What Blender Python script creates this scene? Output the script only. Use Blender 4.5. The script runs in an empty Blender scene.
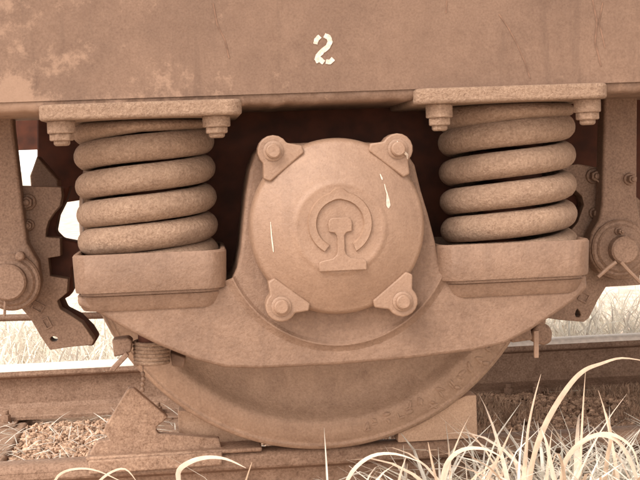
import bpy, bmesh, math, random
from mathutils import Vector, Matrix
random.seed(7)
R_ = math.radians
sc = bpy.context.scene

# ------------------------------------------------------------------ camera
# world: X along the track, Y across it (into the picture), Z up, rail top Z=0,
# outer face of the near wheel Y=0, axle centre (0, 0, .525)
CAM = Vector((-.2694, -2.8872, .6539))
YAW, PIT, ROL, FPX = .0926, -.0612, .0369, 1301.2      # FPX: focal length for a 640 px wide picture
FW = Vector((math.sin(YAW)*math.cos(PIT), math.cos(YAW)*math.cos(PIT), math.sin(PIT)))
RT0 = Vector((math.cos(YAW), -math.sin(YAW), 0)); UP0 = RT0.cross(FW)
RT = math.cos(ROL)*RT0 - math.sin(ROL)*UP0
UP = math.sin(ROL)*RT0 + math.cos(ROL)*UP0
cd = bpy.data.cameras.new('camera'); cam = bpy.data.objects.new('camera', cd)
sc.collection.objects.link(cam); sc.camera = cam
cam.matrix_world = Matrix(((RT.x, UP.x, -FW.x, CAM.x), (RT.y, UP.y, -FW.y, CAM.y), (RT.z, UP.z, -FW.z, CAM.z), (0, 0, 0, 1)))
cd.sensor_width = 36; cd.lens = 36*FPX/640; cd.clip_start = .05; cd.clip_end = 2000
def U(x, y, Y):
    """the point on the plane Y that a pixel of the photograph looks at"""
    d = FW*FPX + RT*(x-320) + UP*(240-y)
    return CAM + d*((Y-CAM.y)/d.y)

# ------------------------------------------------------------------ light
SUN_EL, SUN_AZ = R_(48), R_(222)      # compass angle from +Y, clockwise: behind the camera, a little to its left
wd = bpy.data.worlds.new('World'); sc.world = wd; wd.use_nodes = True
nt = wd.node_tree; bg = nt.nodes['Background']
sky = nt.nodes.new('ShaderNodeTexSky'); sky.sky_type = 'NISHITA'; sky.sun_disc = False
sky.sun_elevation = SUN_EL; sky.sun_rotation = SUN_AZ; sky.dust_density = .4; sky.air_density = 1.0; sky.ozone_density = .5
hs = nt.nodes.new('ShaderNodeHueSaturation'); hs.inputs['Saturation'].default_value = .0
tint = nt.nodes.new('ShaderNodeMix'); tint.data_type = 'RGBA'; tint.blend_type = 'MULTIPLY'
tint.inputs[0].default_value = 1; tint.inputs[7].default_value = (1, .90, .82, 1)
nt.links.new(sky.outputs[0], hs.inputs['Color']); nt.links.new(hs.outputs[0], tint.inputs[6]); nt.links.new(tint.outputs[2], bg.inputs[0])
bg.inputs[1].default_value = .15
sd = bpy.data.lights.new('sun', 'SUN'); sun = bpy.data.objects.new('sun', sd); sc.collection.objects.link(sun)
sd.energy = 1.4; sd.angle = R_(30); sd.color = (1, .91, .83)
sdir = Vector((math.sin(SUN_AZ)*math.cos(SUN_EL), math.cos(SUN_AZ)*math.cos(SUN_EL), math.sin(SUN_EL)))
sun.rotation_euler = sdir.to_track_quat('Z', 'Y').to_euler(); sun.location = sdir*20
vs = sc.view_settings; vs.view_transform = 'Standard'; vs.look = 'None'; vs.gamma = 1; vs.use_curve_mapping = False
vs.exposure = 1.36
sc.cycles.use_denoising = True
sc.cycles.max_bounces = 8

# ------------------------------------------------------------------ materials
def sep(v): return (.72*v, .72*v*min(1, .63*(v/.4)**.10), .72*v*min(1, .43*(v/.4)**.14), 1)
def grime(name, dark, mid, light, scale=9, bump=.35, fine=180, rough=.75, lo=.40, hi=.66, streak=0, metal=0, spots=0, bdist=.004, patch=None, mottle=.8, grain=.9):
    m = bpy.data.materials.new(name); m.use_nodes = True
    n = m.node_tree.nodes; L = m.node_tree.links; b = n['Principled BSDF']
    geo = n.new('ShaderNodeNewGeometry')
    def noise(s, det=8, ro=.6, vec=None):
        t = n.new('ShaderNodeTexNoise'); t.inputs['Scale'].default_value = s; t.inputs['Detail'].default_value = det
        t.inputs['Roughness'].default_value = ro; L.new(vec or geo.outputs['Position'], t.inputs['Vector']); return t
    def ramp(src, stops):
        r = n.new('ShaderNodeValToRGB'); e = r.color_ramp.elements
        while len(e) < len(stops): e.new(.5)
        for i, (p, c) in enumerate(stops): e[i].position = p; e[i].color = c
        L.new(src, r.inputs[0]); return r
    def mix(fac, a, c, typ='MIX'):
        x = n.new('ShaderNodeMix'); x.data_type = 'RGBA'; x.blend_type = typ
        if isinstance(fac, float): x.inputs[0].default_value = fac
        else: L.new(fac, x.inputs[0])
        L.new(a, x.inputs[6])
        if isinstance(c, tuple): x.inputs[7].default_value = c
        else: L.new(c, x.inputs[7])
        return x.outputs[2]
    n1 = noise(scale, 10, .68); n2 = noise(fine, 6, .7)
    col = ramp(n1.outputs[0], [(.28, sep(dark)), (.5, sep(mid)), (.74, sep(light))]).outputs[0]
    g = ramp(n2.outputs[0], [(.30, (.50, .43, .38, 1)), (.50, (.98, .97, .96, 1)), (.70, (1.35, 1.42, 1.48, 1))]).outputs[0]
    col = mix(grain, col, g, 'MULTIPLY')
    n4 = noise(scale*4.3, 9, .75)
    g4 = ramp(n4.outputs[0], [(.30, (.62, .54, .48, 1)), (.48, (1, 1, 1, 1)), (.70, (1.22, 1.26, 1.3, 1))]).outputs[0]
    col = mix(mottle, col, g4, 'MULTIPLY')
    if streak:
        mp = n.new('ShaderNodeMapping'); mp.inputs['Scale'].default_value = (26, 26, 2.2); L.new(geo.outputs['Position'], mp.inputs['Vector'])
        s = noise(1.0, 6, .62, mp.outputs[0])
        sf = ramp(s.outputs[0], [(.56, (0, 0, 0, 1)), (.70, (1, 1, 1, 1))]).outputs[0]
        mm = n.new('ShaderNodeMath'); mm.operation = 'MULTIPLY'; mm.inputs[1].default_value = streak; L.new(sf, mm.inputs[0])
        col = mix(mm.outputs[0], col, sep(dark*.72))
    if spots:                      # chips and pale scale
        s = noise(scale*3.2, 12, .78)
        sf = ramp(s.outputs[0], [(.52, (0, 0, 0, 1)), (.74, (1, 1, 1, 1))]).outputs[0]
        mm = n.new('ShaderNodeMath'); mm.operation = 'MULTIPLY'; mm.inputs[1].default_value = spots; L.new(sf, mm.inputs[0])
        col = mix(mm.outputs[0], col, sep(min(.95, light*1.35)))
    if patch: col = patch(n, L, geo, noise, ramp, mix, col)
    L.new(col, b.inputs['Base Color'])
    b.inputs['Roughness'].default_value = rough; b.inputs['Metallic'].default_value = metal
    n3 = noise(scale*5, 8, .7)
    ad = n.new('ShaderNodeMath'); ad.operation = 'ADD'; L.new(n3.outputs[0], ad.inputs[0])
    ml = n.new('ShaderNodeMath'); ml.operation = 'MULTIPLY'; ml.inputs[1].default_value = .5; L.new(n2.outputs[0], ml.inputs[0]); L.new(ml.outputs[0], ad.inputs[1])
    bp = n.new('ShaderNodeBump'); bp.inputs['Strength'].default_value = bump; bp.inputs['Distance'].default_value = bdist
    L.new(ad.outputs[0], bp.inputs['Height']); L.new(bp.outputs[0], b.inputs['Normal'])
    return m
def beam_patch(n, L, geo, noise, ramp, mix, col):
    """pale flaking deposit, thick at the beam's left end, in scraps along the lower edge"""
    sp = n.new('ShaderNodeSeparateXYZ'); L.new(geo.outputs['Position'], sp.inputs[0])
    a = n.new('ShaderNodeMapRange'); a.inputs[1].default_value = -.44; a.inputs[2].default_value = -.66; a.inputs[3].default_value = 0; a.inputs[4].default_value = .115; L.new(sp.outputs[0], a.inputs[0])
    c = n.new('ShaderNodeMapRange'); c.inputs[1].default_value = .87; c.inputs[2].default_value = .78; c.inputs[3].default_value = 0; c.inputs[4].default_value = .10; L.new(sp.outputs[2], c.inputs[0])
    d = n.new('ShaderNodeMapRange'); d.inputs[1].default_value = .2; d.inputs[2].default_value = -.3; d.inputs[3].default_value = -.12; d.inputs[4].default_value = 0; L.new(sp.outputs[0], d.inputs[0])
    s = noise(13, 14, .78)
    t = s.outputs[0]
    for q in (a, c, d):
        m = n.new('ShaderNodeMath'); m.operation = 'ADD'; L.new(t, m.inputs[0]); L.new(q.outputs[0], m.inputs[1]); t = m.outputs[0]
    f = ramp(t, [(.575, (0, 0, 0, 1)), (.665, (.5, .5, .5, 1))]).outputs[0]
    return mix(f, col, sep(.54))
def per_island(m, lo, hi):
    n = m.node_tree.nodes; L = m.node_tree.links; b = n['Principled BSDF']; g = n.new('ShaderNodeNewGeometry'); rp = n.new('ShaderNodeValToRGB')
    rp.color_ramp.elements[0].color = lo; rp.color_ramp.elements[1].color = hi; L.new(g.outputs['Random Per Island'], rp.inputs[0])
    src = b.inputs['Base Color'].links[0].from_socket; mx = n.new('ShaderNodeMix'); mx.data_type = 'RGBA'; mx.blend_type = 'MULTIPLY'; mx.inputs[0].default_value = 1
    L.new(src, mx.inputs[6]); L.new(rp.outputs[0], mx.inputs[7]); L.new(mx.outputs[2], b.inputs['Base Color'])
def plain(name, col, rough=.7, trans=0, var=.0, vs_=40):
    m = bpy.data.materials.new(name); m.use_nodes = True; n = m.node_tree.nodes; L = m.node_tree.links; b = n['Principled BSDF']
    t = n.new('ShaderNodeTexNoise'); t.inputs['Scale'].default_value = vs_; g = n.new('ShaderNodeNewGeometry'); L.new(g.outputs['Position'], t.inputs['Vector'])
    r = n.new('ShaderNodeValToRGB'); r.color_ramp.elements[0].position = .3; r.color_ramp.elements[1].position = .7
    r.color_ramp.elements[0].color = tuple(c*(1-var) for c in col[:3])+(1,); r.color_ramp.elements[1].color = tuple(min(1, c*(1+var)) for c in col[:3])+(1,)
    L.new(t.outputs[0], r.inputs[0]); L.new(r.outputs[0], b.inputs['Base Color']); b.inputs['Roughness'].default_value = rough
    if trans:
        tr = n.new('ShaderNodeBsdfTranslucent'); L.new(r.outputs[0], tr.inputs[0]); mx = n.new('ShaderNodeMixShader'); mx.inputs[0].default_value = trans
        L.new(b.outputs[0], mx.inputs[1]); L.new(tr.outputs[0], mx.inputs[2]); L.new(mx.outputs[0], n['Material Output'].inputs[0])
    return m
M = {}
M['beam'] = grime('beam_paint', .20, .245, .295, 7, .25, 260, .7, streak=.55, patch=beam_patch, mottle=.35, grain=.45)
M['cast'] = grime('dusty_cast_steel', .245, .305, .37, 10, .7, 190, .58, spots=.22, mottle=.45, grain=.4, streak=.4)
M['cover'] = grime('dusty_cover_paint', .34, .40, .46, 12, .45, 220, .48, spots=.16, mottle=.2, grain=.3, streak=.22)
M['spring'] = grime('scaly_spring_steel', .54, .63, .73, 24, 1.0, 200, .75, spots=.3, bdist=.012, mottle=.6, grain=.65)
M['wheel'] = grime('rusty_wheel_steel', .42, .53, .63, 14, .7, 200, .55, mottle=.35, grain=.45, streak=.3)
M['dark'] = plain('shade_dark_rust', (.075, .020, .008), .8, 0, .35, 25)  # deep shade of the recesses put into the base colour of inner parts
M['link'] = grime('brake_steel', .24, .30, .36, 10, .3, 240, .65, mottle=.3)
M['rail'] = grime('rusty_rail_steel', .30, .38, .45, 8, .5, 160, .75, streak=.2)
M['railtop'] = plain('worn_rail_top', (.90, .80, .71), .55, 0, .12, 60)
M['skid'] = grime('flaking_skid_paint', .38, .46, .58, 18, .8, 200, .75, spots=1.0, mottle=1.0)
M['wood'] = grime('pale_timber', .62, .70, .78, 16, .3, 260, .85, mottle=.2, grain=.5)
M['sleeper'] = grime('weathered_sleeper', .36, .46, .56, 12, .8, 120, .9, spots=.2)
M['soil'] = grime('dusty_soil', .55, .70, .85, 14, 1.0, 90, .95, bdist=.01)
M['field'] = plain('dry_grass_field', (.66, .56, .47), .95, 0, .3, 6)
M['stone'] = grime('ballast_stone', .60, .9, 1.15, 30, .4, 200, .9)
M['verge'] = plain('dry_verge', (.46, .36, .28), .95, 0, .3, 9)
M['white'] = plain('white_paint', (.66, .56, .47), .8, 0, .25, 150)
M['blade'] = plain('bleached_grass_blade', (.80, .68, .57), .6, .3, .12, 60)
per_island(M['stone'], (.42, .38, .35, 1), (1.15, 1.15, 1.15, 1))
def vary(m, lo, hi):
    """each leaf its own shade, from withered tan to bleached"""
    n = m.node_tree.nodes; L = m.node_tree.links; oi = n.new('ShaderNodeObjectInfo'); rp = n.new('ShaderNodeValToRGB')
    rp.color_ramp.elements[0].color = lo; rp.color_ramp.elements[1].color = hi; L.new(oi.outputs['Random'], rp.inputs[0])
    src = [x for x in n if x.type == 'VALTORGB' and x is not rp][0]
    mx = n.new('ShaderNodeMix'); mx.data_type = 'RGBA'; mx.blend_type = 'MULTIPLY'; mx.inputs[0].default_value = 1
    L.new(src.outputs[0], mx.inputs[6]); L.new(rp.outputs[0], mx.inputs[7])
    for x in n:
        if x.type in ('BSDF_PRINCIPLED', 'BSDF_TRANSLUCENT'): L.new(mx.outputs[2], x.inputs[0])
vary(M['blade'], (.80, .70, .60, 1), (1.12, 1.12, 1.12, 1))
M['straw'] = plain('straw', (.88, .77, .67), .7, .3, .35, 20)
M['turf'] = plain('withered_turf', (.50, .35, .25), .8, .2, .5, 30)

# ------------------------------------------------------------------ builders
COL = sc.collection
def link(name, me, mat, parent=None):
    o = bpy.data.objects.new(name, me); COL.objects.link(o)
    if mat is not None and len(me.materials) == 0: me.materials.append(mat)
    if parent is not None:
        o.parent = parent
        p = parent; off = Vector()
        while p is not None: off += p.location; p = p.parent
        # parts are modelled in world space; keep them there under a translated parent
        o.location = -off
    return o
def mesh(name, verts, faces, smooth=35):
    me = bpy.data.meshes.new(name); me.from_pydata([tuple(v) for v in verts], [], faces); me.update()
    b = bmesh.new(); b.from_mesh(me); bmesh.ops.recalc_face_normals(b, faces=b.faces); b.to_mesh(me); b.free()
    if smooth:
        me.polygons.foreach_set('use_smooth', [True]*len(me.polygons)); me.set_sharp_from_angle(angle=R_(smooth))
    return me
def bevel(o, w, seg=2):
    md = o.modifiers.new('bevel', 'BEVEL'); md.width = w; md.segments = seg; md.limit_method = 'ANGLE'; md.angle_limit = R_(32); md.harden_normals = False
    return o
def thing(name, loc, label, cat, group=None):
    o = bpy.data.objects.new(name, None); COL.objects.link(o); o.location = loc; o.empty_display_size = .1
    o['label'] = label; o['category'] = cat
    if group: o['group'] = group
    return o
def solo(o, label, cat, group=None):
    """a thing that is one mesh: origin to its base"""
    me = o.data; xs = [v.co for v in me.vertices]
    c = Vector((sum(v.x for v in xs)/len(xs), sum(v.y for v in xs)/len(xs), min(v.z for v in xs)))
    me.transform(Matrix.Translation(-c)); o.location = c; o['label'] = label; o['category'] = cat
    if group: o['group'] = group
    return o
def prism(poly, Y0, Y1):
    """polygon of (x, z) extruded from Y0 (front) to Y1"""
    n = len(poly)
    v = [(x, Y0, z) for x, z in poly]+[(x, Y1, z) for x, z in poly]
    f = [list(range(n)), list(range(2*n-1, n-1, -1))]+[[i, (i+1) % n, n+(i+1) % n, n+i] for i in range(n)]
    return v, f
def pxpoly(pts, Y):
    return [(p.x, p.z) for p in (U(x, y, Y) for x, y in pts)]
def smoothpoly(pts, it=2):
    for _ in range(it):
        q = []
        for i in range(len(pts)):
            a, b = pts[i], pts[(i+1) % len(pts)]
            q += [(a[0]*.75+b[0]*.25, a[1]*.75+b[1]*.25), (a[0]*.25+b[0]*.75, a[1]*.25+b[1]*.75)]
        pts = q
    return pts
def plate(name, poly, Y0, Y1, mat, parent, bw=.004, seg=2):
    o = link(name, mesh(name, *prism(poly, Y0, Y1), smooth=40), mat, parent)
    if bw: bevel(o, bw, seg)
    return o
def holed_plate(name, outer, holes, Y0, Y1, mat, parent, bw=.003):
    b = bmesh.new(); ed = []
    for loop in [outer]+holes:
        vs_ = [b.verts.new((x, Y0, z)) for x, z in loop]
        ed += [b.edges.new((vs_[i], vs_[(i+1) % len(vs_)])) for i in range(len(vs_))]
    bmesh.ops.triangle_fill(b, use_beauty=True, edges=ed)
    ex = bmesh.ops.extrude_face_region(b, geom=b.faces[:], use_keep_orig=True)
    bmesh.ops.translate(b, vec=(0, Y1-Y0, 0), verts=[v for v in ex['geom'] if isinstance(v, bmesh.types.BMVert)])
    bmesh.ops.recalc_face_normals(b, faces=b.faces)
    me = bpy.data.meshes.new(name); b.to_mesh(me); b.free()
    me.polygons.foreach_set('use_smooth', [True]*len(me.polygons)); me.set_sharp_from_angle(angle=R_(35))
    o = link(name, me, mat, parent); bevel(o, bw, 2); return o
def join(*vf):
    V, F = [], []
    for v, f in vf:
        k = len(V); V += list(v); F += [[i+k for i in q] for q in f]
    return V, F
def lathe(prof, c, axis='Y', n=64, a0=0, a1=2*math.pi):
    """profile of (r, t) about an axis through c"""
    V, F = [], []; full = abs(a1-a0-2*math.pi) < 1e-6; m = n if full else n+1
    for i in range(m):
        a = a0+(a1-a0)*i/n
        for r, t in prof:
            if axis == 'Y': V.append((c[0]+r*math.cos(a), c[1]+t, c[2]+r*math.sin(a)))
            elif axis == 'Z': V.append((c[0]+r*math.cos(a), c[1]+r*math.sin(a), c[2]+t))
            else: V.append((c[0]+t, c[1]+r*math.cos(a), c[2]+r*math.sin(a)))
    k = len(prof)
    for i in range(n):
        j = (i+1) % m
        for p in range(k-1): F.append([i*k+p, j*k+p, j*k+p+1, i*k+p+1])
    return V, F
def disc(c, r, Y0, Y1, ch=.003, n=32):
    """closed round bar along Y, chamfered front edge; c = (x, z)"""
    return lathe([(.0005, Y0), (r-ch, Y0), (r, Y0+ch), (r, Y1), (.0005, Y1)], (c[0], 0, c[1]), 'Y', n)
def bar(x0, x1, y0, y1, z0, z1):
    return prism([(x0, z0), (x1, z0), (x1, z1), (x0, z1)], y0, y1)
def tube(path, r, n=10, close=True):
    V, F = [], []; P = [Vector(p) for p in path]
    rr = r if isinstance(r, (list, tuple)) else [r]*len(P)
    ref = Vector((0, 0, 1))
    for i, p in enumerate(P):
        t = (P[min(i+1, len(P)-1)]-P[max(i-1, 0)]).normalized()
        a = t.cross(ref)
        if a.length < 1e-3: a = t.cross(Vector((1, 0, 0)))
        a.normalize(); b = a.cross(t)
        for k in range(n):
            w = 2*math.pi*k/n; V.append(p+(a*math.cos(w)+b*math.sin(w))*rr[i])
    for i in range(len(P)-1):
        for k in range(n): F.append([i*n+k, i*n+(k+1) % n, (i+1)*n+(k+1) % n, (i+1)*n+k])
    if close: F += [list(range(n))[::-1], list(range((len(P)-1)*n, len(P)*n))]
    return V, F
def hexprism(c, r, z0, z1, axis='Z', rot=0, n=6):
    V = []
    for t in (z0, z1):
        for k in range(n):
            a = rot+2*math.pi*k/n
            V.append((c[0]+r*math.cos(a), c[1]+r*math.sin(a), t) if axis == 'Z' else (c[0]+r*math.cos(a), t, c[1]+r*math.sin(a)))
    return V, [list(range(n))[::-1], list(range(n, 2*n))]+[[k, (k+1) % n, n+(k+1) % n, n+k] for k in range(n)]
def wobble(o, amp, scale, axes=(1, 1, 1)):
    from mathutils import noise
    for v in o.data.vertices:
        d = noise.noise_vector(v.co*scale)*amp; v.co += Vector((d.x*axes[0], d.y*axes[1], d.z*axes[2]))

# ------------------------------------------------------------------ ground
GZ = -.215
def ground_z(x, y):
    if y < .02: return GZ-min(.25, max(0, (-y-.5))*.22)
    if y < 1.72: return GZ
    return GZ-min(.10, (y-1.72)*.25)
gx = [-900, -60, -20, -8, -4]+[-3+.25*i for i in range(25)]+[4, 8, 20, 60, 900]
gy = [-60, -12, -6, -3, -2, -1.4, -1, -.7, -.5, -.3, -.15, 0, .2, .5, .8, 1.1, 1.4, 1.6, 1.75, 2, 2.3, 2.6, 3, 4, 6, 10, 20, 50, 150, 1500]
V = [(x, y, ground_z(x, y)+random.uniform(-.01, .01)*(1 if -3 <= x <= 3 and -2 < y < 4 else 0)) for y in gy for x in gx]
F = [[j*len(gx)+i, j*len(gx)+i+1, (j+1)*len(gx)+i+1, (j+1)*len(gx)+i] for j in range(len(gy)-1) for i in range(len(gx)-1)]
g = link('ground', mesh('ground', V, F, 60), M['soil']); g['kind'] = 'structure'
g.data.materials.append(M['field']); g.data.materials.append(M['verge'])
for p in g.data.polygons:
    if p.center.y > 2.2: p.material_index = 1
    elif p.center.y < -.2: p.material_index = 2

# ------------------------------------------------------------------ track
def rail_profile(yc, s=1):
    h = [(.0, .0), (.022, -.001), (.030, -.004), (.0355, -.011), (.0365, -.032), (.034, -.037), (.013, -.047), (.009, -.060), (.0083, -.10), (.010, -.132), (.018, -.146), (.045, -.156), (.072, -.163), (.075, -.166), (.075, -.176)]
    return [(yc+a, b) for a, b in h]+[(yc-a, b) for a, b in h[::-1][:-1]]
def make_rail(yc, label):
    t = thing('railway_rail', (0, yc, -.176), label, 'rail')
    pr = rail_profile(yc); n = len(pr); xs = [-6+.5*i for i in range(29)]
    V = [(x, y, z) for x in xs for y, z in pr]
    F = [[i*n+k, i*n+(k+1) % n, (i+1)*n+(k+1) % n, (i+1)*n+k] for i in range(len(xs)-1) for k in range(n)]
    F += [list(range(n)), list(range((len(xs)-1)*n, len(xs)*n))]
    o = link('rail_bar', mesh('rail_bar', V, F, 25), M['rail'], t)
    # running surface, polished by wheels: follows the head 0.6 mm proud of it
    hd = [(-.0362, -.018), (-.0354, -.010), (-.030, -.0034), (-.022, -.0004), (0, .0006), (.022, -.0004), (.030, -.0034)]
    V = [(x, yc+y+(-.0007 if y < 0 else .0007), z) for x in (-6, 8) for y, z in hd]; k = len(hd)
    s = link('running_surface', mesh('running_surface', V, [[i, i+1, k+i+1, k+i] for i in range(k-1)], 60), M['railtop'] if yc > 1 else M['rail'], t)
    return t
RN, RF = .062, 1.570
make_rail(RN, 'dull near rail carrying the wheel and the triangular skid')
make_rail(RF, 'far rail with bright polished top beyond the gravel')
# sleepers
sx0 = U(24, 420, 1.35).x-.125
SL = {-1: 'timber sleeper beyond the notched brake carrier', 0: 'timber sleeper under the bolted tie plates beside bare gravel', 1: 'timber sleeper running back under the rails behind the skid', 2: 'timber sleeper under the rails behind the pale wedge', 3: 'timber sleeper under the rails by the long arching leaf', 4: 'timber sleeper past the split pinned hanger link'}
for i in SL:
    x = sx0+.60*i
    t = thing('sleeper', (x, .82, -.36), SL[i], 'sleeper', 'sleepers under the track')
    v, f = bar(x-.115, x+.115, -.48, 2.12, -.36, -.186)
    o = link('timber', mesh('timber', v, f, 30), M['sleeper'], t); wobble(o, .006, 3); bevel(o, .008, 2)
    for yc in (RN, RF):
        v, f = bar(x-.085, x+.085, yc-.15, yc+.15, -.186, -.1765)
        tp = bevel(link('tie_plate', mesh('tie_plate', v, f, 30), M['rail'], t), .003)
        for sx in (-.05, .05):
            for sy in (-.098, .098):
                v, f = join(hexprism((x+sx, yc+sy), .016, -.1765, -.150), hexprism((x+sx, yc+sy), .010, -.151, -.136, n=10))
                bevel(link('bolt', mesh('bolt', v, f, 30), M['rail'], tp), .002)

# ------------------------------------------------------------------ wheelset
AX = Vector((0, 0, .525))
ws = thing('wheelset', (0, .8, 0), 'large rusty steel wheel behind the axle box, standing on the near rail', 'wheel')
def wheel(yo, s, parent, name='wheel'):
    """yo: outer face; s=+1 when the flange lies towards +Y"""
    prof = [(.05, -.02), (.125, -.02), (.135, -.012), (.142, .03), (.17, .046), (.26, .052), (.36, .050), (.405, .043), (.43, .033), (.444, .019), (.454, .006), (.460, .001), (.466, 0), (.503, 0), (.506, .0035), (.511, .0035), (.514, .001), (.520, .004), (.523, .010), (.5250, .02), (.5258, .07), (.528, .092), (.535, .099), (.538, .106), (.5405, .116), (.540, .128), (.535, .135), (.46, .135), (.44, .11), (.25, .095), (.16, .12), (.13, .17), (.05, .17)]
    v, f = lathe([(r, yo+s*t) for r, t in prof], (AX.x, 0, AX.z), 'Y', 128)
    o = link(name, mesh(name, v, f, 50), M['wheel'], parent)
    return o
w1 = wheel(0, 1, ws); w2 = wheel(1.632, -1, ws)
v, f = lathe([(.001, -.2), (.08, -.2), (.08, .02), (.1, .03), (.1, 1.6), (.08, 1.61), (.08, 1.85), (.001, 1.85)], (AX.x, 0, AX.z), 'Y', 32)
link('axle', mesh('axle', v, f, 30), M['dark'], ws)
# raised casting marks along the lower right of the rim
for k in range(15):
    a = R_(-80+k*3.3+random.uniform(-.5, .5)); r = .492+random.uniform(-.008, .008); vf = []
    for q in range(3):
        rr = r-.006+random.uniform(-.010, .010); aa = a+random.uniform(-.014, .014); rx, rz_ = random.uniform(.003, .006), random.uniform(.006, .013)
        pf = [(t, -.0042*math.sqrt(max(0, 1-t*t))+.0008) for t in (.02, .4, .7, .9, 1)]
        v, f = lathe(pf, (0, 0, 0), 'Y', 10); ph = a+random.choice((0, .6, -.6, 1.5))
        v = [(AX.x+rr*math.cos(aa)+x*rz_*math.cos(ph)-z*rx*math.sin(ph), y, AX.z+rr*math.sin(aa)+x*rz_*math.sin(ph)+z*rx*math.cos(ph)) for x, y, z in v]
        vf.append((v, f))
    link('casting_mark', mesh('casting_mark', *join(*vf), 60), M['wheel'], w1)

# ------------------------------------------------------------------ bogie frame
FY = -.40
zb = .7835                                # lower edge of the beam's face
bf = thing('bogie_frame', (0, -.2, .75), 'long rust brown bogie frame beam marked with a white 2', 'bogie frame')
# side beam: web face with a fine grid so that it is not dead flat
from mathutils import noise as mnoise
def beam_y(x, z): return FY+.0025*mnoise.noise(Vector((x*3, z*3, 1)))+.001*mnoise.noise(Vector((x*11, z*11, 4)))
nx, nz = 90, 20; X0, X1, Z0, Z1 = -.92, 3.2, zb, 1.32
V, F = [], []
for j in range(nz+1):
    for i in range(nx+1):
        x = X0+(X1-X0)*i/nx; z = Z0+(Z1-Z0)*j/nz
        V.append((x, beam_y(x, z), z))
for j in range(nz):
    for i in range(nx): F.append([j*(nx+1)+i, j*(nx+1)+i+1, (j+1)*(nx+1)+i+1, (j+1)*(nx+1)+i])
v2, f2 = bar(X0, X1, FY+.004, -.04, zb+.002, 1.32)
o = link('side_beam', mesh('side_beam', *join((V, F), (v2, f2)), 50), M['beam'], bf)
# lower flange, its edge ragged with scale
V, F = [], []; n = 700
random.seed(3)
for i in range(n+1):
    x = X0+(X1-X0)*i/n
    j = mnoise.noise(Vector((x*30, 0, 0)))*.0016+mnoise.noise(Vector((x*90, 3, 0)))*.0012
    k = mnoise.noise(Vector((x*40, 7, 0)))*.002
    V += [(x, -.03, zb-.004), (x, FY+.006, zb+.004), (x, FY+.0045+j*1.6, zb-.002+k), (x, FY+.0055+j*1.6, zb-.015+k*1.6), (x, FY+.012, zb-.020+k*1.6), (x, -.03, zb-.021)]
for i in range(n):
    for k in range(5): F.append([i*6+k, i*6+k+1, i*6+7+k, i*6+6+k])
link('lower_flange', mesh('lower_flange', V, F, 60), M['beam'], bf)
# spring seat plates and their bolts
def seat_plate(pts, Yf, bolts, Yb=-.06):
    a = U(*pts[0], Yf); b = U(*pts[1], Yf)
    zlo = (U(*pts[2], Yf).z+U(*pts[3], Yf).z)/2
    x0, x1 = a.x, b.x; r = .03; zt = zlo+.030
    out = []
    for cx, cy, a0 in ((x1-r, Yf+r, -90), (x1-r, Yb-r, 0), (x0+r, Yb-r, 90), (x0+r, Yf+r, 180)):
        for k in range(7):
            t = R_(a0+k*15); out.append((cx+r*math.cos(t), cy+r*math.sin(t)))
    n = len(out); V = [(x, y, zlo) for x, y in out]+[(x, y, zt) for x, y in out]
    F = [list(range(n))[::-1], list(range(n, 2*n))]+[[k, (k+1) % n, n+(k+1) % n, n+k] for k in range(n)]
    p = link('spring_seat_plate', mesh('spring_seat_plate', V, F, 40), M['spring'], bf); bevel(p, .006, 3)
    for bx, by0, by1 in bolts:
        q = U(bx, by0, Yf+.04); z1 = zlo+.001; zz = U(bx, by1, Yf+.04).z; h = z1-zz
        V, F = join(hexprism((q.x, q.y), .0265, z1-h*.52, z1, n=14), hexprism((q.x, q.y), .0235, z1-h*.80, z1-h*.50, rot=random.uniform(0, 1)), lathe([(.0005, 0), (.013, 0), (.0155, .004), (.0155, h*.3), (.0005, h*.3)], (q.x, q.y, z1-h), 'Z', 14))
        bo = link('bolt', mesh('bolt', V, F, 30), M['spring'], p); bevel(bo, .0025, 2)
    return zlo
zpl = seat_plate([(37, 110), (242, 100), (60, 122), (200, 114)], -.425, [(61, 122, 146), (216, 113, 138)])
zpr = seat_plate([(416, 97), (611, 90), (440, 105), (590, 97)], -.425, [(439, 105, 131), (587, 99, 125)])
# underside brackets and cross pieces over the wheel, plus an added shade plate
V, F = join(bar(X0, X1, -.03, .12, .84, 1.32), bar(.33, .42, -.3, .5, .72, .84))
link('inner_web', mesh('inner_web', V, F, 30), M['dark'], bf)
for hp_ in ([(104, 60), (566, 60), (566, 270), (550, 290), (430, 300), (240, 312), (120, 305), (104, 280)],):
    plate('shade_plate', pxpoly(hp_, -.055), -.055, -.035, M['dark'], bf, .003)  # dark plate added to stand for shade on the wheel behind the springs
# far side of the frame and the cross members
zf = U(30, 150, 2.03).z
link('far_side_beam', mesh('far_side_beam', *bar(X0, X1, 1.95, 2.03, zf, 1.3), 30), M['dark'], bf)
for cm in ((.72, 1.05, .80), (-.90, -.78, .98)): link('cross_member', mesh('cross_member', *bar(cm[0], cm[1], 0, 1.95, cm[2], 1.25), 30), M['dark'], bf)
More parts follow.
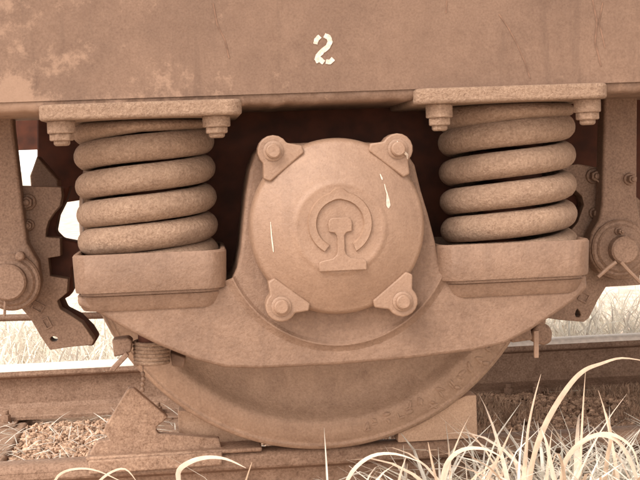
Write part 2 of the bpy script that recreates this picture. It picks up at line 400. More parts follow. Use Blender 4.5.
# the painted figure
def stroke(pts, Y, w, th=.0012):
    P = []
    for i in range(len(pts)-1):
        for t in (0, .25, .5, .75): P.append(Vector((pts[i][0]+(pts[i+1][0]-pts[i][0])*t, pts[i][1]+(pts[i+1][1]-pts[i][1])*t)))
    P.append(Vector(pts[-1])); A, B = [], []
    for i, p in enumerate(P):
        d = (P[min(i+1, len(P)-1)]-P[max(i-1, 0)]).normalized(); nrm = Vector((-d.y, d.x))
        A.append(p+nrm*w*.5*random.uniform(.88, 1.08)); B.append(p-nrm*w*.5*random.uniform(.88, 1.08))
    V = []
    for a, b in zip(A, B):
        for q in (a, b):
            q = U(q.x, q.y, Y); V.append((q.x, beam_y(q.x, q.z)-.0012, q.z))
    return V, [[2*i, 2*i+1, 2*i+3, 2*i+2] for i in range(len(A)-1)]
nb = link('painted_number', mesh('painted_number', *join(
    stroke([(315.5, 44), (316.5, 39.5), (320, 36)], FY-.0025, 4.6), stroke([(324.5, 35), (328.5, 37), (330.5, 41.5), (328, 46.5), (322.5, 51), (318, 56), (317, 59.5)], FY-.0025, 5),
    stroke([(315.5, 61), (319.5, 59), (324, 62.5)], FY-.0025, 5.2), stroke([(326, 61.5), (330, 62), (333.5, 58.5)], FY-.0025, 4.6)), smooth=0), M['white'], bf)
M['scar'] = plain('dark_rust_scar', (.19, .108, .072), .85, 0, .3, 60)
for pts, w in (([(499, 14), (508, 27), (517, 44), (525, 62), (530, 78)], 1.3), ([(592, -4), (597, 22), (595, 42), (601, 66)], 1.8), ([(603, 2), (599, 22), (605, 48)], 1.2), ([(213, 3), (217, 24), (225, 40), (229, 58)], 1.5), ([(447, 0), (446, 13)], 1.2)):
    link('scratch', mesh('scratch', *stroke(pts, FY-.0025, w), smooth=0), M['scar'], bf)
# locomotive floor above
uf = link('locomotive_underframe', mesh('locomotive_underframe', *bar(-.95, 9, -.55, 2.2, 1.36, 1.75), 30), M['dark'])
solo(uf, 'dark underside of the locomotive body above the bogie frame', 'underframe')

# ------------------------------------------------------------------ axle box
ab = thing('axle_box', (0, -.25, .25), 'cast axle box with round bolted cover and embossed railway emblem', 'axle box')
HY = -.335
hp = [(77, 297), (150, 292), (222, 287), (231, 281), (237, 268), (241, 248), (243, 225), (246, 195), (250, 170), (256, 152), (268, 143), (300, 143), (340, 141), (380, 143), (405, 150), (415, 165), (421, 190), (428, 213), (435, 240), (440, 264), (445, 276), (455, 282), (520, 279), (586, 274), (588, 288), (575, 301), (556, 314), (530, 331), (505, 344), (475, 351), (420, 358), (340, 365), (260, 369), (225, 368), (195, 360), (160, 346), (125, 329), (98, 313), (78, 306)]
hpoly = pxpoly(hp, HY)
h = plate('housing', hpoly, HY, -.10, M['cast'], ab, .007, 3)
# spring pads on the wings
def pad(pts, lip, name, zt, zbm, Yf, mat, r=.042, Yb=-.07, tray=False, taper=.0):
    x0 = pts[0]; x1 = pts[1]; out = []
    for cx, cy, a0 in ((x1-r, Yf+r, -90), (x1-r, Yb-r, 0), (x0+r, Yb-r, 90), (x0+r, Yf+r, 180)):
        for k in range(11):
            t = R_(a0+k*9); out.append((cx+r*math.cos(t), cy+r*math.sin(t)))
    cx, cy = (x0+x1)/2, (Yf+Yb)/2; n = len(out)
    def ring(z, inset):
        return [(x-(x-cx)/abs((x1-x0)/2)*inset, y-(y-cy)/abs((Yb-Yf)/2)*inset, z) for x, y in out]
    L = [ring(zbm, taper), ring(zbm+.006, taper*.6), ring(zt-.004, 0), ring(zt, .003)]
    if tray: L += [ring(zt, .009), ring(zt-.004, .012), ring(zt-.03, .014)]
    V = [p for q in L for p in q]; F = [list(range(n))[::-1], list(range((len(L)-1)*n, len(L)*n))]
    for i in range(len(L)-1): F += [[i*n+k, i*n+(k+1) % n, (i+1)*n+(k+1) % n, (i+1)*n+k] for k in range(n)]
    return link(name, mesh(name, V, F, 45), mat, ab)
CY = -.22
cups = []
for (xa, xb, yt, ym, yb, yl) in ((74, 227, 253, 290.5, 294, 311), (434, 586, 243, 278, 281.5, 297)):
    xc = (xa+xb)/2; Yf = -.365
    zt = U(xc, yt, Yf).z; zm = U(xc, ym, Yf).z; z2 = U(xc, yb, Yf).z; zl = U(xc, yl, Yf).z
    x0, x1 = U(xa, (yt+ym)/2, Yf+.06).x, U(xb, (yt+ym)/2, Yf+.06).x
    cup = pad((x0, x1), None, 'spring_cup', zt, zm-.002, Yf, M['cast'], tray=True, taper=.004); cups.append(zt)
    pad((x0+.004, x1), None, 'spring_pad', z2, zl, -.348, M['cast'], r=.05, taper=.010)
    pad((x0+.012, x1-.012), None, 'shim', zm+.001, z2-.001, Yf+.010, M['cast'])
# round boss with a bead along its edge
bc = U(338, 230, -.345); BR = U(338+113, 230, -.345).x-bc.x
am, aM = R_(180+22), R_(360-24)
v, f = lathe([(BR-.006, -.334), (BR-.0025, -.3365), (BR+.001, -.3420), (BR+.004, -.3420), (BR+.009, -.3375), (BR+.020, -.334)], (bc.x, 0, bc.z), 'Y', 64, am, aM)
link('weld_bead', mesh('weld_bead', v, f, 40), M['cast'], ab)
# cover
cc = U(337.5, 226.5, -.36); CR = .173
def cover_y(r):
    """slightly dished middle, a conical shoulder and a rounded rim"""
    r = r/CR
    if r < .46: return -.4085
    if r < .54: return -.4085-.0012*math.sin((r-.46)/.08*math.pi)+.004*((r-.46)/.08)**2
    if r < .93: return -.4045+.030*((r-.54)/.39)**1.25
    return -.3745+.016*((r-.93)/.07)**2
prof = [(.0008, cover_y(0))]+[(CR*k/60, cover_y(CR*k/60)) for k in range(1, 60)]+[(CR*.996, -.356), (CR, -.352), (CR, -.333)]
v, f = lathe(prof, (cc.x, 0, cc.z), 'Y', 96)
cv = link('cover', mesh('cover', v, f, 50), M['cover'], ab)
bolts_px = [(273, 151), (397, 149), (281, 306), (402, 301)]
for k, (bx, by) in enumerate(bolts_px):
    p = U(bx, by, -.375); d = Vector((p.x-cc.x, p.z-cc.z)); ang = math.atan2(d.y, d.x); rad = d.length
    o = Vector((math.cos(ang), math.sin(ang))); t = Vector((-o.y, o.x))
    c = Vector((cc.x, cc.z))+o*rad
    pts = []
    for a in range(-100, 101, 20):
        q = c+(o*math.cos(R_(a))+t*math.sin(R_(a)))*.0305; pts.append((q.x, q.y))
    for s, rr, tt in ((1, .166, .049), (1, .153, .043), (-1, .153, .043), (-1, .166, .049)):
        q = Vector((cc.x, cc.z))+o*rr+t*tt*s; pts.append((q.x, q.y))
    e = plate('cover_lug', pts, -.3820, -.334, M['cover'], ab, .003, 3)
    V, F = join(lathe([(.0005, -.3870), (.0170, -.3870), (.0195, -.3855), (.0195, -.383), (.0005, -.383)], (c.x, 0, c.y), 'Y', 28),
                lathe([(.0005, -.3990), (.0115, -.3990), (.0142, -.3965), (.0150, -.386), (.0005, -.386)], (c.x, 0, c.y), 'Y', 24))
    link('bolt', mesh('bolt', V, F, 35), M['cover'], e)
# emblem: an open ring with a nub round the cross-section of a rail
ec = U(340, 223.5, -.4085); k1 = (U(373, 223.5, -.4085).x-ec.x)/33       # metres per photo pixel on the cover
def E_(x, y): return (ec.x+(x-340)*k1, ec.z-(y-227)*k1)
ro = math.sin(ROL)
ring = []
for a in range(-62, 243, 6): ring.append((33*math.cos(R_(a)), 33*math.sin(R_(a))))
nub = []
for x, y in ring:
    a = math.degrees(math.atan2(y, x))
    rr = 33+4.2*max(0, 1-((a-90)/15)**2) if 74 < a < 106 else 33
    nub.append((rr*math.cos(R_(a)), rr*math.sin(R_(a))))
inner = [(22.5*math.cos(R_(a)), 22.5*math.sin(R_(a))) for a in range(242, -63, -6)]
def emb(pts): return [(ec.x+x*k1, ec.z+y*k1) for x, y in pts]
EV, EF = [], []
n1 = len(nub)
quads = []
pr_o, pr_i = emb(nub), emb(inner[::-1])
V = []; F = []
for i in range(n1):
    V += [(pr_o[i][0], -.4060, pr_o[i][1]), (pr_o[i][0]+(pr_i[i][0]-pr_o[i][0])*.16, -.4140, pr_o[i][1]+(pr_i[i][1]-pr_o[i][1])*.16), (pr_o[i][0]+(pr_i[i][0]-pr_o[i][0])*.5, -.4133, pr_o[i][1]+(pr_i[i][1]-pr_o[i][1])*.5),
          (pr_o[i][0]+(pr_i[i][0]-pr_o[i][0])*.84, -.4140, pr_o[i][1]+(pr_i[i][1]-pr_o[i][1])*.84), (pr_i[i][0], -.4060, pr_i[i][1])]
for i in range(n1-1):
    for k in range(4): F.append([i*5+k, i*5+k+1, i*5+6+k, i*5+5+k])
F += [[0, 1, 2, 3, 4], [(n1-1)*5+k for k in range(5)]]
emo = link('emblem_ring', mesh('emblem_ring', V, F, 50), M['cover'], cv)
rl = [(-11, 4), (-8, 6), (8, 6), (11, 4), (12, 0), (11.5, -8), (6, -9), (3.8, -12), (3.8, -27), (5, -31), (9, -34.5), (22, -36.5), (25, -38), (25, -47), (-22.5, -47), (-22.5, -38), (-20, -36.5), (-8.5, -34.5), (-4.6, -31), (-3.6, -27), (-3.6, -12), (-6, -9), (-11.5, -8), (-12, 0)]
plate('emblem_rail', emb(rl), -.4145, -.4060, M['cover'], cv, .0018, 2)
# white splashes
def splash(pts, w):
    V, F = [], []
    for i, (x, y) in enumerate(pts):
        for s in (-1, 1):
            q = U(x+s*w[i], y, -.39); r = math.hypot(q.x-cc.x, q.z-cc.z); V.append((q.x, cover_y(r)-.0012, q.z))
    for i in range(len(pts)-1): F.append([2*i, 2*i+1, 2*i+3, 2*i+2])
    return V, F
for pts, w in (([(384, 184), (385, 189), (386.5, 194), (387, 199), (387.4, 205), (387.5, 208)], [.4, .6, .7, 1.6, 2.2, .6]), ([(270.5, 222), (271.5, 236), (273, 248), (273.5, 252)], [.3, .5, .8, .3]), ([(380, 174), (381.5, 178), (382, 180)], [.4, .9, .3])):
    link('paint_splash', mesh('paint_splash', *splash(pts, w), 0), M['white'], cv)
q = U(407, 155, -.412)
link('paint_splash', mesh('paint_splash', *tube([U(397, 141, -.3965), U(400, 146, -.3975), U(403.5, 151.5, -.396), U(407, 155, -.384), U(407.5, 159, -.381)], [.0006, .0016, .003, .0028, .0008], 8), 30), M['white'], cv)
# fittings under the left wing
br = plate('bracket', pxpoly([(112, 340), (128, 338), (132, 341), (131, 352), (124, 355), (114, 357)], -.27), -.27, -.22, M['link'], ab, .003)
plate('bracket', pxpoly([(126, 352), (129, 356), (114, 372), (109, 370)], -.29), -.29, -.272, M['link'], ab, .002)
path = []; sc0 = U(133, 349, -.25); sc1 = U(168, 352, -.25)
c0 = U(151, 340, -.24); c1 = U(152, 364, -.24); N = 130
for i in range(N+1):
    t = i/N; a = 2*math.pi*6.5*t; path.append((c0.x+(c1.x-c0.x)*t+.033*math.cos(a), -.24+.033*math.sin(a), c0.z+(c1.z-c0.z)*t))
link('retaining_spring', mesh('retaining_spring', *tube(path, .0044, 8), 40), M['spring'], ab)
V, F = lathe([(.0005, 0), (.026, 0), (.026, .08), (.0005, .08)], (c0.x, -.24, c1.z), 'Z', 20)
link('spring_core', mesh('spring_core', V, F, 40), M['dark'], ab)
plate('lug', pxpoly([(170, 352), (186, 358), (184, 368), (172, 366)], -.22), -.22, -.16, M['cast'], ab, .003)
for k in range(4):
    q = U(143+random.uniform(-.8, .8), 374+k*5.2, -.2)
    V, F = lathe([(.0003, -.006), (.0035, -.004), (.0048, 0), (.0035, .004), (.0003, .006)], (q.x, q.y, q.z), 'Z', 10)
    link('chain_link', mesh('chain_link', V, F, 60), M['link'], ab)
q0, q1 = U(143, 366, -.2), U(143, 391, -.2)
link('chain_wire', mesh('chain_wire', *tube([q0, q1], .0013, 6), 40), M['link'], ab)
# fittings under the right wing
kp = [(538, 322), (549, 325), (553, 332), (552, 342), (545, 346), (536, 344), (530, 336)]
plate('bracket', pxpoly(kp, -.22), -.22, -.15, M['link'], ab, .006, 3)
plate('lug', pxpoly([(508, 330), (530, 324), (533, 340), (512, 343)], -.24), -.24, -.17, M['link'], ab, .004)
plate('strap', pxpoly([(534, 331), (539, 330.5), (539, 358), (534.5, 358)], -.29), -.29, -.283, M['cover'], ab, .001)
V, F = disc((U(541, 321, -.3).x, U(541, 321, -.3).z), .008, -.31, -.27, .002, 14)
link('bolt', mesh('bolt', V, F, 30), M['link'], ab)

# ------------------------------------------------------------------ coil springs
def coil(xc, ys, xpx, zplate, zcup, label):
    Rm, r = .1150, .0270; Yf = CY-Rm
    zn = [zcup-.020]+[U(xpx, y, Yf).z for y in ys]         # front crossings from the cup upwards
    n0, n1 = -.55, len(ys)+.45
    def zc(n):
        if n <= 0: return zn[0]+n*.012
        i = int(min(n, len(zn)-2)); t = n-i
        return zn[i]+(zn[i+1]-zn[i])*t if n <= len(zn)-1 else zn[-1]+(n-len(zn)+1)*.008
    V, F = [], []; NS, K = 1000, 30
    for s in range(NS+1):
        n = n0+(n1-n0)*s/NS; a = 2*math.pi*n-math.pi/2
        z = (zc(n-.12)+zc(n)+zc(n+.12))/3 if 0.2 < n < len(ys)-.2 else zc(n)
        rv = r
        top = (n-(len(ys)-1.0))
        if top > 0: rv = min(rv, max(.007, (zplate-z)))
        zz = min(z, zplate-rv*.98)
        low = n0+.9-n
        if low > 0: rv = min(rv, max(.008, r*(1-.6*low)))
        ca, sa = math.cos(a), math.sin(a)
        for k in range(K):
            w = 2*math.pi*k/K
            j = 1+.025*mnoise.noise(Vector((n*9, math.cos(w)*2.2, math.sin(w)*2.2+xc*9)))+.016*mnoise.noise(Vector((n*60, math.cos(w)*5, math.sin(w)*5+xc)))+.022*max(0, mnoise.noise(Vector((n*150, math.cos(w)*9, math.sin(w)*9))))
            q = Rm+r*j*math.cos(w)
            V.append((xc+q*ca, CY+q*sa, zz+rv*j*math.sin(w)))
    for s in range(NS):
        for k in range(K): F.append([s*K+k, s*K+(k+1) % K, (s+1)*K+(k+1) % K, (s+1)*K+k])
    F += [list(range(K))[::-1], list(range(NS*K, NS*K+K))]
    t = thing('coil_spring', (xc, CY, zcup-.04), label, 'spring', 'coil springs either side of the axle box')
    link('outer_coil', mesh('outer_coil', V, F, 60), M['spring'], t)
    P = []; turns = 8
    for s in range(401):
        u = s/400; a = -2*math.pi*turns*u; P.append((xc+.062*math.cos(a), CY+.062*math.sin(a), zcup-.02+(zplate-zcup+.006)*u))
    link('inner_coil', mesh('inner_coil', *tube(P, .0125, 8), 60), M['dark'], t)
    return t
coil(U(146.5, 196, CY).x, [237, 208, 177.5, 147, 125.5], 146.5, zpl, cups[0], 'heavy coil spring on the axle box wing beside the triangular skid')
coil(U(507.5, 187, CY).x, [224, 194, 163, 132, 111.5], 507.5, zpr, cups[1], 'heavy coil spring on the axle box wing beside the split pinned link')

# ------------------------------------------------------------------ brake gear
def boss(name, px, r_px, Y, parent, rings, mat):
    c = U(*px, Y); s = (U(px[0]+10, px[1], Y).x-c.x)/10
    vf = []
    for (rp, y0, y1) in rings: vf.append(disc((c.x, c.z), rp*s, Y+y0, Y+y1, .004, 40))
    return link(name, mesh(name, *join(*vf), 35), mat, parent)
LY = -.13
bl = thing('brake_hanger', U(12, 310, LY), 'brake hanger link with plain round pin, standing in front of the notched brake carrier', 'brake hanger', 'brake hangers')
plate('link_bar', pxpoly([(-22, 60), (10, 60), (13, 127), (17, 160), (22, 205), (27, 243), (38, 262), (41, 283), (36, 300), (20, 310), (0, 309), (-14, 297), (-20, 280), (-22, 250), (-20, 200)], LY), LY, LY+.050, M['link'], bl, .006, 3)
boss('boss_ring', (12, 282), 29, LY, bl, [(29, -.012, .01), (24, -.018, .0)], M['link'])
boss('pin', (10, 281), 18, LY, bl, [(18.5, -.040, .0)], M['link'])
p0 = U(22, 263, LY-.03)
link('cotter', mesh('cotter', *disc((U(20.5, 256, LY-.02).x, U(20.5, 256, LY-.02).z), .0095, LY-.033, LY-.01, .003, 14), 35), M['link'], bl)
link('split_pin', mesh('split_pin', *tube([U(5, 296, LY-.03), U(5, 306, LY-.032), U(4.5, 316, LY-.03)], .0028, 8), 40), M['link'], bl)
BY = -.07
bh = thing('brake_carrier', U(60, 350, BY), 'notched brake carrier with an oval hole, hanging near the triangular skid', 'brake carrier', 'brake carriers')
hd = [(-6, 180), (20, 186), (61, 187), (62, 196), (60, 206), (53, 214), (48, 222), (46, 230), (45.5, 237), (60, 238), (60.5, 256), (48, 258), (50, 276), (68, 279), (67, 293), (57, 301), (60, 309), (70, 315), (82, 323), (94, 340), (92, 345), (70, 347), (50, 350), (41, 337), (30, 318), (14, 300), (-6, 290)]
oval = [(54+4*math.cos(a*math.pi/6), 339+2.7*math.sin(a*math.pi/6)) for a in range(12)]
holed_plate('head_plate', pxpoly(hd, BY), [pxpoly(oval, BY)], BY, BY+.05, M['link'], bh)
sh = [(55, 190), (70, 186), (66, 200), (58, 216), (55, 232), (62, 239), (77, 242), (84, 252), (80, 262), (72, 268), (73, 290), (70, 296), (62, 300), (66, 309), (80, 316), (92, 328), (98, 338), (93, 346), (74, 345), (52, 306), (44, 270), (44, 230)]
plate('brake_shoe', pxpoly(sh, BY+.055), BY+.055, BY+.12, M['dark'], bh, .004)
def ringpoly(px, w, h_, ang, Y, parent, th=2, nm='raised_rim'):
    c, s = math.cos(ang), math.sin(ang); V = []; F = []
    for yy in (Y-.003, Y+.003):
        for (a, b) in ((w, h_), (w-th, h_-th)):
            for (u, q) in ((-1, -1), (1, -1), (1, 1), (-1, 1)):
                x, y = a*u, b*q; p = U(px[0]+x*c-y*s, px[1]+x*s+y*c, Y); V.append((p.x, yy, p.z))
    for i in range(4):
        j = (i+1) % 4; F += [[i, j, 4+j, 4+i], [i, j, 8+j, 8+i], [4+i, 4+j, 12+j, 12+i]]
    return link(nm, mesh(nm, V, F, 30), M['link'], parent)
ringpoly((47, 323), 3.6, 5.6, -.5, BY, bh, 1.3)
ringpoly((38, 307), 6, 4.5, .5, BY, bh, 1.3)
def capbolt(px, Y, parent, r_px, mat=None):
    c = U(*px, Y); s = (U(px[0]+10, px[1], Y).x-c.x)/10
    V, F = join(disc((c.x, c.z), r_px*s, Y-.008, Y+.004, .002, 20), hexprism((c.x, c.z), r_px*s*.72, Y-.028, Y-.007, 'Y', .4), disc((c.x, c.z), r_px*s*.4, Y-.036, Y-.02, .002, 12))
    bo = link('bolt', mesh('bolt', V, F, 30), mat or M['link'], parent); bevel(bo, .0015, 2); return bo
capbolt((28, 202), BY, bh, 8.5); capbolt((29, 225), BY, bh, 6)
# bracket above the left head
plate('head_bracket', pxpoly([(36, 60), (90, 60), (90, 190), (82, 200), (62, 203), (36, 203), (33, 174), (37, 156), (37, 100)], .16), .16, .22, M['dark'], bh, .004)
plate('gusset', pxpoly([(30, 176), (37, 156), (58, 180), (58, 188), (31, 188)], .05), .05, .12, M['link'], bh, .003)
rd = link('brake_rod', mesh('brake_rod', *tube([(-2.2, .30, U(0, 318, .30).z+.02), U(0, 318, .30), U(60, 316.5, .30), U(112, 315, .30), (-.2, .30, U(112, 315, .3).z-.004)], .0085, 10), 40), M['link'])
solo(rd, 'thin horizontal brake rod passing behind the notched brake carrier', 'rod')
# right side
RY = -.13
b2 = thing('brake_hanger', U(618, 280, RY), 'brake hanger link with split pin through its round boss', 'brake hanger', 'brake hangers')
plate('link_bar', pxpoly([(605, 50), (638, 50), (637.5, 120), (637, 200), (640, 216), (648, 232), (650, 250), (645, 268), (632, 279), (615, 280), (600, 274), (591, 260), (589, 245), (592, 232), (599, 220), (602, 205), (604, 120)], RY), RY, RY+.050, M['link'], b2, .006, 3)
boss('boss_ring', (619, 248), 28, RY, b2, [(28, -.010, .01), (23.5, -.016, .0)], M['link'])
boss('pin', (619, 249), 14, RY, b2, [(13.5, -.046, .0)], M['link'])
for pth in ([(616, 262), (608, 268), (598, 277)], [(621, 262), (628, 270), (638, 280), (646, 288)]):
    link('split_pin', mesh('split_pin', *tube([U(x, y, RY-.045) for x, y in pth], .0042, 8), 40), M['cover'], b2)
capbolt((629, 179), RY, b2, 6); capbolt((618, 231), RY-.016, b2, 4)
b3 = thing('brake_carrier', U(585, 320, BY), 'brake carrier with a small drop shaped hole above the sunlit grass', 'brake carrier', 'brake carriers')
hd2 = [(562, 166), (578, 164), (596, 167), (612, 176), (640, 200), (640, 285), (606, 287), (598, 300), (589, 318), (584, 322), (560, 320), (546, 318), (540, 300), (560, 260), (566, 236), (578, 222), (584, 205), (582, 196), (574, 189), (560, 188)]
drop = [(577.5, 308.5), (580, 312), (581, 315), (579, 317.5), (576, 317), (575, 314), (576, 311)]
holed_plate('head_plate', pxpoly(hd2, BY), [pxpoly(drop, BY)], BY, BY+.05, M['link'], b3, .0015)
plate('brake_shoe', pxpoly([(556, 160), (572, 160), (590, 200), (588, 216), (574, 236), (560, 250), (548, 240), (566, 200)], BY+.055), BY+.055, BY+.12, M['dark'], b3, .004)
capbolt((593, 176), BY, b3, 7.5); capbolt((594, 213), BY, b3, 5.5)
ringpoly((584, 297), 5, 5, .5, BY, b3, 1.6)
link('lock_wire', mesh('lock_wire', *tube([U(595, 178, BY-.03), U(599, 182, BY-.032), U(601, 190, BY-.025)], .0018, 6), 40), M['cover'], b3)
plate('head_bracket', pxpoly([(560, 50), (680, 50), (680, 290), (630, 270), (612, 175), (560, 170)], .16), .16, .22, M['dark'], b3, .004)

# ------------------------------------------------------------------ rail skid and wedges
SY = .045
sk = thing('rail_skid', U(150, 458, SY), 'flaking triangular iron skid set on the near rail against the wheel', 'skid')
tri = [(128, 388.5), (134, 388.5), (138, 392), (168, 417.5), (163, 422), (156.5, 427), (156, 431), (159, 434.5), (165, 434), (219, 438.5), (221, 447), (222, 453), (150, 458), (88, 461), (90, 453), (95, 444), (99, 441), (110, 440), (104, 433), (105, 427)]
plate('skid_plate', pxpoly(tri, SY), SY, SY+.028, M['skid'], sk, .003)
rz = .0015
V, F = bar(U(86, 458, .03).x, U(262, 450, .03).x, .021, .106, rz, rz+.010)
p = link('tongue', mesh('tongue', V, F, 30), M['skid'], sk); bevel(p, .004)
V, F = bar(U(88, 458, .03).x, U(222, 450, .03).x, .012, .0205, -.026, .006)
p = link('side_cheek', mesh('side_cheek', V, F, 30), M['skid'], sk); wobble(p, .004, 9); bevel(p, .005, 3)
def wedge(pts, Y, label):
    o = link('wheel_wedge', mesh('wheel_wedge', *prism(pxpoly(pts, Y), Y, Y+.06), smooth=30), M['wood']); bevel(o, .003)
    return solo(o, label, 'wedge', 'pale timber wedges under the wheel')
def on_rail(x, Y=.035):           # picture row of the rail top under a column
    lo, hi = 400, 480
    for _ in range(40):
        m = (lo+hi)/2
        if U(x, m, Y).z > .0015: lo = m
        else: hi = m
    return lo
def wedge_pts(x_tall, x_thin, y_top, Y=.035):
    """top follows the tread with a finger of clearance"""
    xt, xn = U(x_tall, 420, Y).x, U(x_thin, 440, Y).x; zt = U(x_tall, y_top, Y).z
    top = []
    for k in range(9):
        x = xn+(xt-xn)*k/8; zz = AX.z-math.sqrt((.5262+.002)**2-x*x); top.append((x, max(.004, min(zz, zt))))
    poly = [(xn, .0013)]+top+[(xt, .0013)]
    return poly
for xt, xn, yt, lab, mt in ((477, 398, 395, 'pale smooth timber wedge on the near rail away from the skid', 1),):
    o = link('wheel_wedge', mesh('wheel_wedge', *prism(wedge_pts(xt, xn, yt), .034, .092), smooth=30), M['wood']); bevel(o, .002)
    solo(o, lab, 'wedge', 'timber wedges under the wheel')
# block behind the skid
o = link('wheel_wedge', mesh('wheel_wedge', *prism(wedge_pts(178, 262, 412, .10), .110, .165), smooth=30), M['wood'])
o.data.transform(Matrix.Translation((0, 0, -.0))); bevel(o, .002)
solo(o, 'pale timber wedge wedged between the skid and the wheel', 'wedge', 'timber wedges under the wheel')

# ------------------------------------------------------------------ gravel and grass
random.seed(11)
def stones(n, xr, yr, smin, smax, zf):
    ico = bmesh.new(); bmesh.ops.create_icosphere(ico, subdivisions=1, radius=1); bv = [v.co.copy() for v in ico.verts]; bf_ = [[v.index for v in f.verts] for f in ico.faces]; ico.free()
    V, F = [], []
    for _ in range(n):
        x, y = random.uniform(*xr), random.uniform(*yr); s = smin+(smax-smin)*random.random()**2.2
        rot = Matrix.Rotation(random.uniform(0, 6.28), 3, Vector((random.gauss(0, 1), random.gauss(0, 1), random.gauss(0, 1))).normalized())
        sx, sy, sz = random.uniform(.7, 1.3), random.uniform(.7, 1.2), random.uniform(.5, .9); k = len(V)
        for c in bv:
            q = rot @ Vector((c.x*sx, c.y*sy, c.z*sz)) * s*random.uniform(.8, 1.15); V.append((x+q.x, y+q.y, zf(x, y)+q.z))
        F += [[i+k for i in f] for f in bf_]
    return V, F
zg = lambda x, y: GZ+.020+.02*mnoise.noise(Vector((x*3, y*3, 0)))+(.022*max(0, min(1, (x-.1)/.4)))
V, F = stones(36000, (-1.15, 1.3), (.13, 1.495), .0025, .0115, zg)
st = link('gravel', mesh('gravel', V, F, 0), M['stone']); st['kind'] = 'stuff'; st['label'] = 'loose dusty ballast gravel between the two rails'; st['category'] = 'gravel'
def blade_mesh(base, az, h, w, lean, droop, seg=7, fold=.25, tw=0):
    """one grass blade: rises from base, arches over towards az"""
    V, F = [], []; d = Vector((math.cos(az), math.sin(az), 0)); s = Vector((-d.y, d.x, 0)); p = Vector(base); el = math.pi/2-lean
    for i in range(seg+1):
        t = i/seg; e = el-droop*t**1.6; wd_ = w*(1-t**2.4)*min(1, .55+t*2.2)+.0006
        nrm = Vector((d.x*-math.sin(e), d.y*-math.sin(e), math.cos(e)))
        ss = (s*math.cos(tw*t)+nrm*math.sin(tw*t))
        V += [p-ss*wd_*.5, p-nrm*wd_*fold, p+ss*wd_*.5]
        p = p+(d*math.cos(e)+Vector((0, 0, math.sin(e))))*h/seg
    for i in range(seg):
        a = i*3; F += [[a, a+1, a+4, a+3], [a+1, a+2, a+5, a+4]]
    return V, F
def field(name, n, xr, yr, hr, wr, mat, label, zf, seg=4, dens=None, droop=(.4, 2.0), lean=(.05, .7)):
    V, F = [], []
    for _ in range(n):
        x, y = random.uniform(*xr), random.uniform(*yr)
        if dens and random.random() > dens(x, y): continue
        v, f = blade_mesh((x, y, zf(x, y)), random.uniform(0, 6.28), random.uniform(*hr), random.uniform(*wr), random.uniform(*lean), random.uniform(*droop), seg, .2, random.uniform(-.8, .8))
        k = len(V); V += v; F += [[i+k for i in q] for q in f]
    o = link(name, mesh(name, V, F, 60), mat); o['kind'] = 'stuff'; o['label'] = label; o['category'] = 'grass'; return o
cl = lambda s, off: (lambda x, y: max(0, min(1, .5+2.2*mnoise.noise(Vector((x*s, y*s, off))))))
field('dry_grass', 15000, (-2.4, 2.6), (1.72, 4.2), (.12, .40), (.005, .015), M['straw'], 'bright bleached dry grass beyond the far rail', lambda x, y: ground_z(x, y)-.01, dens=cl(2.2, 3))
field('turf', 22000, (.18, 1.3), (.15, 1.45), (.012, .045), (.0015, .0032), M['turf'], 'short withered turf growing through the gravel beside the wedge', zg, 3, dens=cl(3, 8))
field('straw_litter', 1100, (-1.35, .3), (.17, 1.45), (.03, .12), (.002, .005), M['straw'], 'scraps of straw scattered over the gravel', lambda x, y: zg(x, y)+.012, 4, droop=(.1, .6), lean=(1.0, 1.5))
field('verge_grass', 8000, (-.7, 1.0), (-.62, -.08), (.14, .36), (.004, .011), M['straw'], 'low tangle of dry grass along the near rail', lambda x, y: ground_z(x, y), 4, dens=lambda x, y: max(.006, min(1, (x-.04)*2.2)), droop=(.8, 2.7))

def path_blade(pts, Y, w, dY=0):
    """one long leaf that follows a given arc; pts in photo pixels on the plane Y, leaning by dY along its length"""
    P = []
    for i in range(len(pts)-1):
        p0, p1, p2, p3 = pts[max(i-1, 0)], pts[i], pts[i+1], pts[min(i+2, len(pts)-1)]
        for k in range(4):
            t = k/4
            c = [.5*(2*p1[j]+(p2[j]-p0[j])*t+(2*p0[j]-5*p1[j]+4*p2[j]-p3[j])*t*t+(3*p1[j]-p0[j]-3*p2[j]+p3[j])*t**3) for j in (0, 1)]
            P.append(c)
    P.append(pts[-1]); n = len(P)-1; W = [U(x, y, Y+dY*i/n) for i, (x, y) in enumerate(P)]
    V, F = [], []
    for i, p in enumerate(W):
        t = i/n; tg = (W[min(i+1, n)]-W[max(i-1, 0)]).normalized(); s = tg.cross(Vector((.25, -1, .35)).normalized()).normalized(); nr = s.cross(tg)
        ww = w*.66*(1-t**2.2)*min(1, .6+1.8*t)+.0006
        V += [p-s*ww*.5, p+nr*ww*.08, p+s*ww*.5]
    for i in range(n):
        a = i*3; F += [[a, a+1, a+4, a+3], [a+1, a+2, a+5, a+4]]
    return mesh('blade', V, F, 60)
random.seed(23)
def tuft(x, y, nb, h, label, spread=.10, extra=(), rise=(.6, 1.05)):
    z = ground_z(x, y)-.01
    t = thing('grass_tuft', (x, y, z), label, 'grass tuft', 'tufts of bleached grass beside the near rail')
    for _ in range(nb):
        bx, by = x+random.gauss(0, spread*.5), y+random.gauss(0, spread*.35)
        v, f = blade_mesh((bx, by, z), random.uniform(0, 6.28), h*random.uniform(*rise), random.uniform(.006, .015), random.uniform(.1, .8), random.uniform(.5, 2.8) if random.random() < .35 else random.uniform(1.5, 2.9), 9, .07, random.uniform(-.7, .7))
        link('blade', mesh('blade', v, f, 60), M['blade'], t)
    for pts, Y, w, dY in extra: link('blade', path_blade(pts, Y, w, dY), M['blade'], t)
    return t
def gx_(px, Y): return U(px, 470, Y).x
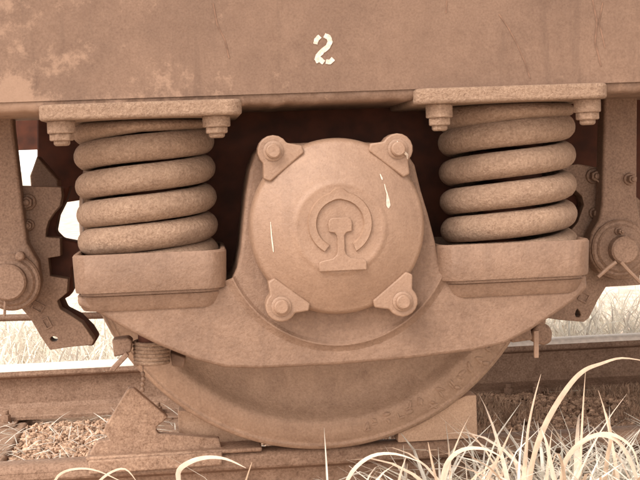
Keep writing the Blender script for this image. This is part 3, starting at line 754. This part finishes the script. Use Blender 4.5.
tuft(gx_(548, -.36), -.36, 46, .46, 'tuft with one long leaf arching over towards the split pinned link', .12, extra=[
    ([(528, 500), (533, 460), (543, 430), (556, 405), (572, 382), (585, 370), (600, 364), (622, 358), (650, 362)], -.36, .0185, .08),
    ([(524, 500), (526, 460), (528, 430), (534, 400), (541, 374)], -.33, .010, 0),
    ([(560, 500), (552, 470), (547, 445), (541, 428)], -.40, .016, 0)])
tuft(gx_(610, -.40), -.40, 60, .50, 'dense sprawling tuft with broad drooping leaves by the split pinned link', .14, extra=[
    ([(560, 490), (566, 460), (585, 440), (610, 434), (632, 448), (640, 475)], -.42, .016, -.05),
    ([(604, 495), (607, 460), (611, 435), (606, 412)], -.38, .015, 0),
    ([(640, 490), (630, 460), (616, 440), (596, 436), (575, 446)], -.43, .014, -.04)])
tuft(gx_(470, -.38), -.38, 50, .42, 'tuft of arched leaves in front of the pale wedge', .13, extra=[
    ([(440, 495), (446, 465), (462, 450), (485, 449), (503, 458)], -.40, .014, -.03),
    ([(478, 498), (492, 470), (503, 448), (512, 428)], -.38, .011, 0),
    ([(438, 488), (432, 462), (428, 442)], -.37, .008, 0)])
tuft(gx_(520, -.46), -.46, 50, .50, 'tuft of pale leaves between the wedge and the long arching leaf', .14)
tuft(gx_(380, -.34), -.34, 34, .33, 'low windblown tuft under the middle of the wheel', .13, extra=[
    ([(340, 500), (352, 472), (372, 456), (396, 454), (420, 462)], -.36, .012, -.02), ([(396, 498), (400, 476), (406, 457)], -.34, .009, 0)])
tuft(gx_(430, -.44), -.44, 46, .44, 'curling tuft between the wheel rim and the pale wedge', .13)
tuft(gx_(215, -.30), -.30, 7, .27, 'sparse tuft with a curled leaf in front of the skid tongue', .06, extra=[
    ([(184, 500), (178, 474), (188, 463), (206, 457.5), (226, 459), (246, 468)], -.30, .016, -.03), ([(240, 500), (246, 480), (252, 462)], -.29, .006, 0)])
tuft(gx_(70, -.30), -.30, 6, .24, 'sparse tuft of thin arching leaves below the triangular skid', .08, extra=[
    ([(50, 495), (58, 476), (75, 469), (98, 471), (130, 486)], -.31, .007, -.02), ([(90, 490), (108, 474), (125, 469), (137, 482)], -.3, .007, 0)])
